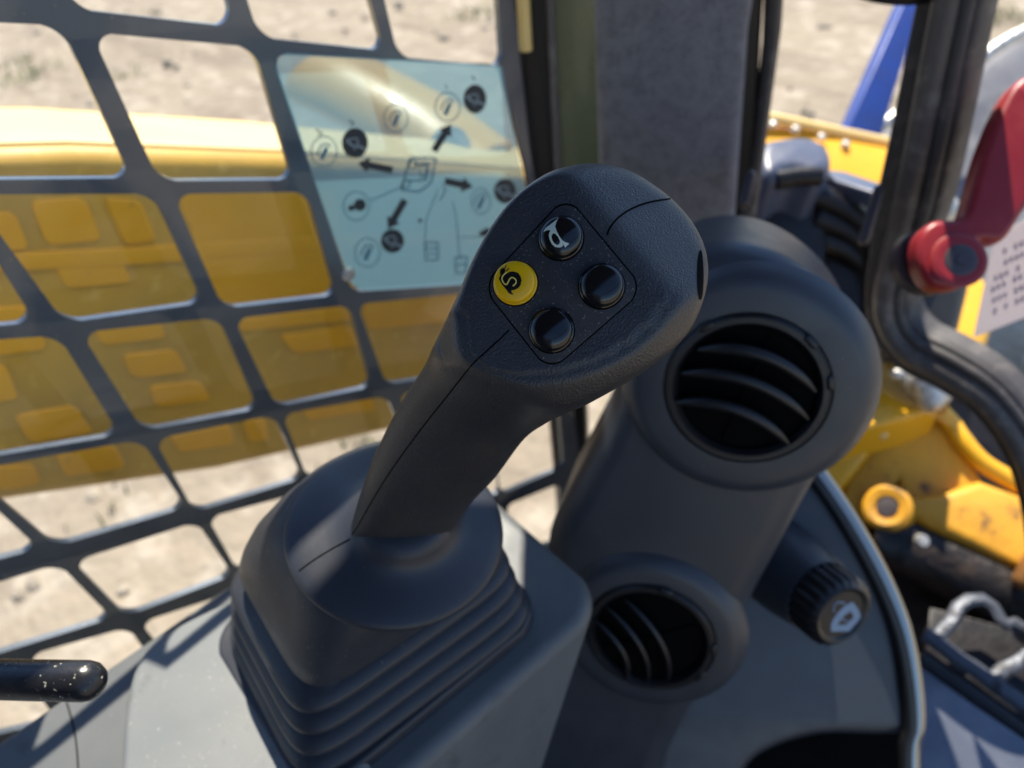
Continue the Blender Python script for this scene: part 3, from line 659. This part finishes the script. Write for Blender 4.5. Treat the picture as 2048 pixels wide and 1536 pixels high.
# ---- front window frame, glass, handle, sticker
YW = .66
F_ = Thing('front_window', 'front window with worn dark frame and red lever handle on the right', 'window', onY(1800, 400, YW))
cl = [(1960, -320), (1905, -60), (1872, 100), (1835, 290), (1795, 470), (1768, 580), (1775, 650), (1815, 705), (1890, 745), (1965, 795), (2025, 870), (2065, 960), (2090, 1100), (2120, 1400)]
cl = catmull(cl, 6)
def band(off0, off1, dep):
    L = []; R = []
    for i, p in enumerate(cl):
        a = cl[max(0, i - 1)]; b = cl[min(len(cl) - 1, i + 1)]; d = V((b[0] - a[0], b[1] - a[1])).normalized(); q = V((-d.y, d.x))
        s = 1.12 if p[1] < 400 else max(.74, 1.12 - (p[1] - 400) / 500)
        L.append((p[0] + q.x * off0 * s, p[1] + q.y * off0 * s)); R.append((p[0] + q.x * off1 * s, p[1] + q.y * off1 * s))
    return L + R[::-1]
def yslab(l, Y, th, bev): return slab([onY(p[0], p[1], Y) for p in l], V((0, -1, 0)), th, bev, 4)
fr = F_.part('frame', yslab(band(-62, 56, 0), YW, .03, .006), seal_m)
F_.part('seal', tube([onY(p[0], p[1], YW - .004) for p in [((x[0] + 4), x[1]) for x in cl]], .012, 10), door_m, fr)
F_.part('seal', tube([onY(band(-38, -38, 0)[i][0], band(-38, -38, 0)[i][1], YW - .002) for i in range(len(cl))], .006, 10), seal_m, fr)
F_.part('outer_lip', tube([onY(p[0], p[1], YW + .028) for p in catmull([(1806, 560), (1812, 630), (1850, 668), (1920, 690), (1990, 735), (2060, 815), (2110, 920), (2150, 1100)], 5)], .013, 12, .8), lip_m)
F_.part('clip', capsule([W(1758, 380, .70), W(1728, 480, .70)], .005, 10), dkgrey)
gy = YW + .012
F_.part('glass_pane', ([V((-.30, gy, 1.0)), V((1.2, gy, 1.0)), V((1.2, gy, 2.2)), V((-.30, gy, 2.2))], [(0, 1, 2, 3)]), glass_f, smooth=False)
hN = cn(-.1, .1, .98); hP = W(1910, 520, .60)
hpoly = [(2035, 162), (2075, 150), (2140, 210), (2150, 300), (2095, 360), (2048, 425), (2010, 478), (1960, 480), (1962, 520), (1945, 562), (1905, 575), (1862, 565), (1838, 525), (1840, 470), (1870, 440), (1925, 432), (1944, 385), (1968, 300), (2002, 215)]
HL = F_.part('handle', slab([on(p[0], p[1], hP, hN) for p in catmull(hpoly, 4, True)], hN, .026, .0065, 6, True), redp, label='red plastic lever handle', ang=60)
F_.part('pivot_ring', lathe([(0, .001), (.0205, .001), (.0215, .0022), (.0185, .0038), (.0150, .0036), (0, .0030)], on(1915, 522, hP, hN), hN, 48), redp, HL)
F_.part('pivot_bolt', lathe([(0, .0050), (.0040, .0050), (.0045, .0040), (.011, .0042), (.0125, .0036), (.0130, 0), (0, 0)], on(1918, 522, hP, hN), hN, 40), dkgrey, HL)
F_.part('mounting_plate', lathe([(0, -.03), (.026, -.03), (.028, -.04), (0, -.045)], on(1890, 500, hP, hN), hN, 40), dkgrey, HL)
St = Thing('warning_sticker', 'faded white sticker with faint print under the red handle', 'sticker', onY(2000, 560, gy - .006))
sq = roundpoly([onY(*p, gy - .006) for p in [(1990, 470), (2140, 395), (2140, 600), (1946, 676)]], .003)
St.part('sheet', slab(sq, V((0, -1, 0)), .001, .0002, 1), white_st)
tx = []
rnd = random.Random(2)
for r in range(6):
    for c_ in range(9):
        if rnd.random() < .8:
            x0 = 1985 + c_ * 11 + r * 2 - (r > 2) * 8; y0 = 508 + r * 22 - c_ * 5
            q = [onY(a, b, gy - .0075) for a, b in [(x0, y0), (x0 + 7, y0 - 3), (x0 + 5, y0 + 8 + rnd.random() * 5), (x0 - 2, y0 + 11)]]; tx.append((q, [(0, 1, 2, 3)]))
St.part('print', join(*tx), ink_red, smooth=False)

# ---- machine seen through the front opening
def solid(l, k, n, th, bev=.01, seg=4):
    pt = W(l[0][0], l[0][1], k); return slab([on(p[0], p[1], pt, n) for p in l], n, th, bev, seg)
nb = cn(-.1, .35, .9)
T = Thing('lift_boom', 'sunlit yellow boom beyond the doorway behind the rounded black cap', 'boom', W(1700, 320, 1.5))
T.part('beam', solid([(1440, 225), (1560, 243), (1785, 290), (1905, 340), (1895, 440), (1700, 420), (1440, 330)], 1.5, cn(0, .5, .86), .16, .02), yellow)
T.part('edge_flange', tube([W(*p, 1.47) for p in [(1420, 216), (1560, 240), (1785, 288), (1900, 330)]], .011, 10), boom_top)
for i, (x, y) in enumerate([(1545, 252), (1590, 262), (1642, 278), (1690, 292)]):
    T.part('rivet', lathe([(0, .010), (.006, .009), (.009, 0), (0, 0)], W(x, y, 1.45), cn(0, .6, .8), 14), steel)
T = Thing('lift_post', 'yellow post glimpsed between window frame and red handle', 'post', W(1880, 380, 1.3))
T.part('post', solid([(1850, 330), (1905, 300), (1900, 400), (1850, 440)], 1.3, cn(0, .2, .97), .08, .01), yellow)
T.part('front_casting', solid(catmull([(1800, 590), (1850, 560), (1960, 545), (1990, 600), (1965, 700), (1850, 720), (1790, 670)], 4, True), 1.25, cn(-.2, .5, .8), .12, .02), yellow)
single('blue_strut', solid([(1812, -10), (1850, -10), (1762, 275), (1686, 275)], 1.75, cn(.1, .1, .98), .05, .006), bluep, 'straight blue steel strut rising behind the yellow boom', 'strut', W(1750, 140, 1.75))
Gm = Thing('grey_attachment', 'big grey weathered attachment arm beyond the front window', 'attachment', W(1950, 250, 1.9))
Gm.part('arm', solid(catmull([(1700, 300), (1780, 235), (1860, 180), (1930, 140), (2000, 85), (2120, 20), (2200, 120), (2120, 330), (2080, 520), (1960, 640), (1880, 520), (1900, 350), (1860, 300), (1760, 330)], 4, True), 1.9, cn(.1, .3, .95), .2, .04), grey_arm)
Gm.part('rim', tube([W(*p, 1.86) for p in catmull([(1700, 300), (1780, 240), (1860, 185), (1930, 145), (2000, 90), (2100, 40)], 4)], .016, 10), steel)
T = Thing('rounded_cap', 'black unit under a rounded blue grey cap beside the door post', 'machine cap', W(1590, 380, .95))
T.part('cap', solid(catmull([(1520, 285), (1560, 270), (1620, 268), (1660, 290), (1666, 325), (1640, 345), (1590, 335), (1545, 350), (1518, 330)], 4, True), .95, cn(0, .6, .8), .08, .016, 6), capm)
T.part('body', solid(catmull([(1490, 330), (1540, 345), (1640, 345), (1660, 400), (1640, 560), (1480, 560)], 4, True), .98, cn(0, .1, .99), .1, .012), blackm)
T.part('collar', tube([W(*p, .93) for p in [(1552, 360), (1600, 352), (1640, 352)]], .012, 12), blackm)
T = Thing('coupler_block', 'dark hose coupler block right of the capped unit', 'hose coupler', W(1750, 450, 1.0))
T.part('body', solid(catmull([(1620, 355), (1680, 340), (1760, 370), (1900, 400), (1960, 440), (1900, 700), (1700, 640), (1600, 560)], 4, True), 1.02, cn(-.1, .2, .97), .12, .02), blackm)
T.part('top_plate', solid([(1650, 338), (1690, 342), (1790, 375), (1900, 395), (1890, 420), (1780, 395), (1670, 360)], .99, cn(-.05, .8, .6), .02, .004), capm)
for a in range(3):
    T.part('hose', tube([W(x, y, .97 + a * .01) for x, y in catmull([(1630, 390 + a * 45), (1690, 420 + a * 40), (1740, 470 + a * 40), (1760, 560 + a * 40), (1750, 660 + a * 20)], 5)], .016, 12), blackm)
T.part('fitting', capsule([W(1845, 440, .95), W(1880, 420, .95)], .022, 16), steel)

# lower right machinery
L = Thing('undercarriage', 'chunky dirty yellow undercarriage with oily brown plate at lower right', 'undercarriage', W(1850, 950, 1.1))
L.part('upper_plate', solid([(1640, 655), (1750, 690), (1822, 728), (1830, 760), (1860, 800), (1880, 815), (1640, 880)], 1.10, cn(-.1, .7, .7), .06, .01), yellow)
L.part('box_section', solid([(1600, 760), (1740, 758), (1895, 812), (1870, 850), (1770, 870), (1750, 900), (1640, 1040), (1560, 1000)], 1.04, cn(-.1, .3, .95), .10, .012), yellow)
L.part('web', solid([(1752, 880), (1895, 815), (1935, 905), (1985, 990), (1960, 1090), (1860, 1050), (1812, 1020), (1800, 960), (1770, 1010), (1720, 1120), (1660, 1100), (1690, 960)], 1.02, cn(-.2, .3, .93), .08, .01), yellow_old)
L.part('edge_rib', tube([W(*p) for p in catmull([(1880, 822, 1.0), (1905, 850, 1.0), (1925, 880, .99), (1965, 925, .98), (2030, 965, .97), (2140, 1030, .95)], 4)], .012, 10), yellow)
L.part('slot_lip', capsule([W(1720, 846, .99), W(1765, 868, .99)], .007, 12), boom_top)
L.part('lower_beam', solid([(1800, 992), (1880, 985), (1960, 958), (2048, 990), (2200, 1062), (2200, 1215), (2048, 1142), (1930, 1082), (1830, 1036)], .97, cn(-.15, .45, .88), .09, .012), yellow_old)
lg = L.part('pivot_lug', lathe([(.015, .002), (.015, .004), (.024, .006), (.029, .003), (.030, -.03), (0, -.03)], W(1775, 1015, .965), cn(-.55, .35, .75), 40), yellow_old)
L.part('pivot_pin', lathe([(0, .005), (.012, .004), (.014, 0), (0, -.01)], W(1775, 1015, .965), cn(-.55, .35, .75), 32), dkgrey, lg)
single('pipe_fitting', join(capsule([W(1835, 762, .98), W(1868, 785, .97)], .021, 18), capsule([W(1792, 748, .98), W(1835, 756, .98)], .008, 12), capsule([W(1850, 770, .96), W(1862, 800, .96)], .016, 14)), steel,
       'shiny silver hose fitting resting on the yellow frame plate', 'fitting', W(1850, 770, .98))
L.part('motor_housing', solid([(1880, 780), (1950, 770), (2100, 850), (2150, 1050), (2040, 990), (1960, 930), (1900, 850)], 1.03, cn(-.2, .2, .95), .1, .015), blackm)
L.part('base_plate', solid([(1560, 960), (1800, 1000), (1900, 1060), (2200, 1160), (2200, 1620), (1700, 1620)], 1.10, cn(-.1, .5, .85), .05, .01), brown)
L.part('lower_rail', tube([W(*p) for p in [(1740, 1060, 1.0), (1860, 1110, .98), (1980, 1170, .95), (2200, 1270, .92)]], .040, 18), brown)
L.part('bolt', lathe([(0, .007), (.007, .0065), (.009, 0), (0, 0)], W(1842, 1082, .94), cn(0, .3, .95), 20), steel)
single('hose_end', capsule([W(2046, 1160, .90), W(2075, 1110, .90)], .012, 14), brass, 'short brass coloured hose end at the right edge of the frame', 'fitting', W(2045, 1160, .9))
G2 = Thing('tread_step', 'worn grey steel tread step with looped openings in lower right corner', 'step', W(1950, 1300, .85))
gN = cn(-.15, .55, .82); gP = W(1950, 1300, .86)
def gp(x, y): return on(x, y, gP, gN)
def bar(l, r=.0085): return tube([gp(*p) for p in l], r, 8, .8)
zs = lambda l: [(1448 + x / 2.865, 1000 + y / 2.865) for x, y in l]
G2.part('loop_bar', bar(zs([(1150, 760), (1215, 790), (1300, 700), (1345, 610), (1400, 575), (1480, 570), (1540, 610), (1580, 680), (1620, 715), (1660, 700), (1800, 790)])), stepm)
G2.part('rail_bar', bar(zs([(1150, 765), (1240, 830), (1340, 910), (1440, 970), (1540, 1050), (1640, 1120), (1820, 1250)]), .010), stepm)
G2.part('loop_bar', bar(zs([(1530, 1040), (1600, 975), (1680, 940), (1740, 890), (1820, 900)])), stepm)
G2.part('backing_plate', slab([on(*p, gP - gN * .05, gN) for p in [(1860, 1215), (2200, 1300), (2200, 1560), (1850, 1320)]], gN, .01, .002), blackm)
G2.part('edge_rail', tube([on(*p, gP - gN * .01, gN) for p in [(1838, 1318), (1940, 1390), (2060, 1480), (2200, 1590)]], .014, 10), blackm)
single('fender_plate', solid([(1828, 1325), (1846, 1335), (2040, 1470), (2200, 1580), (2200, 1750), (1840, 1750)], .86, cn(-.1, .65, .75), .02, .004), fender,
       'smooth blue grey fender plate below the tread step', 'fender', W(1900, 1480, .86))
# dark thing at top edge
single('mirror_rim', lathe([(0, 0), (.05, 0), (.058, -.008), (.058, -.03), (0, -.035)], W(1798, -142, .62), cn(.0, .55, .85), 48), blackm, 'rounded dark rim just entering at the top edge beside the window frame', 'rim', W(1802, -60, .62))

# ---- unseen cab shell, its roof cut and rear wall set to shape the light inside
T = Thing('unseen_cab_roof', 'unseen dark cab roof over the controls, shaped to steer the light', 'roof', (0, 0, CAM.z + .42))
T.part('unseen_roof_panel', boxg((-.56, -.9, CAM.z + .40), (.12, .70, CAM.z + .45), .01), unseen_shell_m)
T.part('shade_header', boxg((-.56, -.9, CAM.z + .325), (-.525, .60, CAM.z + .399), .004), unseen_shell_m)  # unseen beam, height set to end the sunlit stripe on the collar
T.part('shade_rail', boxg((-.56, -.9, CAM.z + .205), (-.540, .60, CAM.z + .250), .004), unseen_shell_m)  # added unseen rail, placed for its striped shadow on collar and boot
T.part('unseen_rear_wall', boxg((-.56, -.95, CAM.z - 1.0), (.75, -.90, CAM.z + .45), .01), unseen_shell_m)
T.part('unseen_roof_rail', boxg((.70, -.9, CAM.z + .40), (.75, .70, CAM.z + .45), .01), unseen_shell_m)
struct('floor', boxg((-.50, -.9, CAM.z - 1.02), (.7, .62, CAM.z - .98), .005), mat('black floor mat', (.008, .008, .009), .8, bump=(60, .5, .003)))
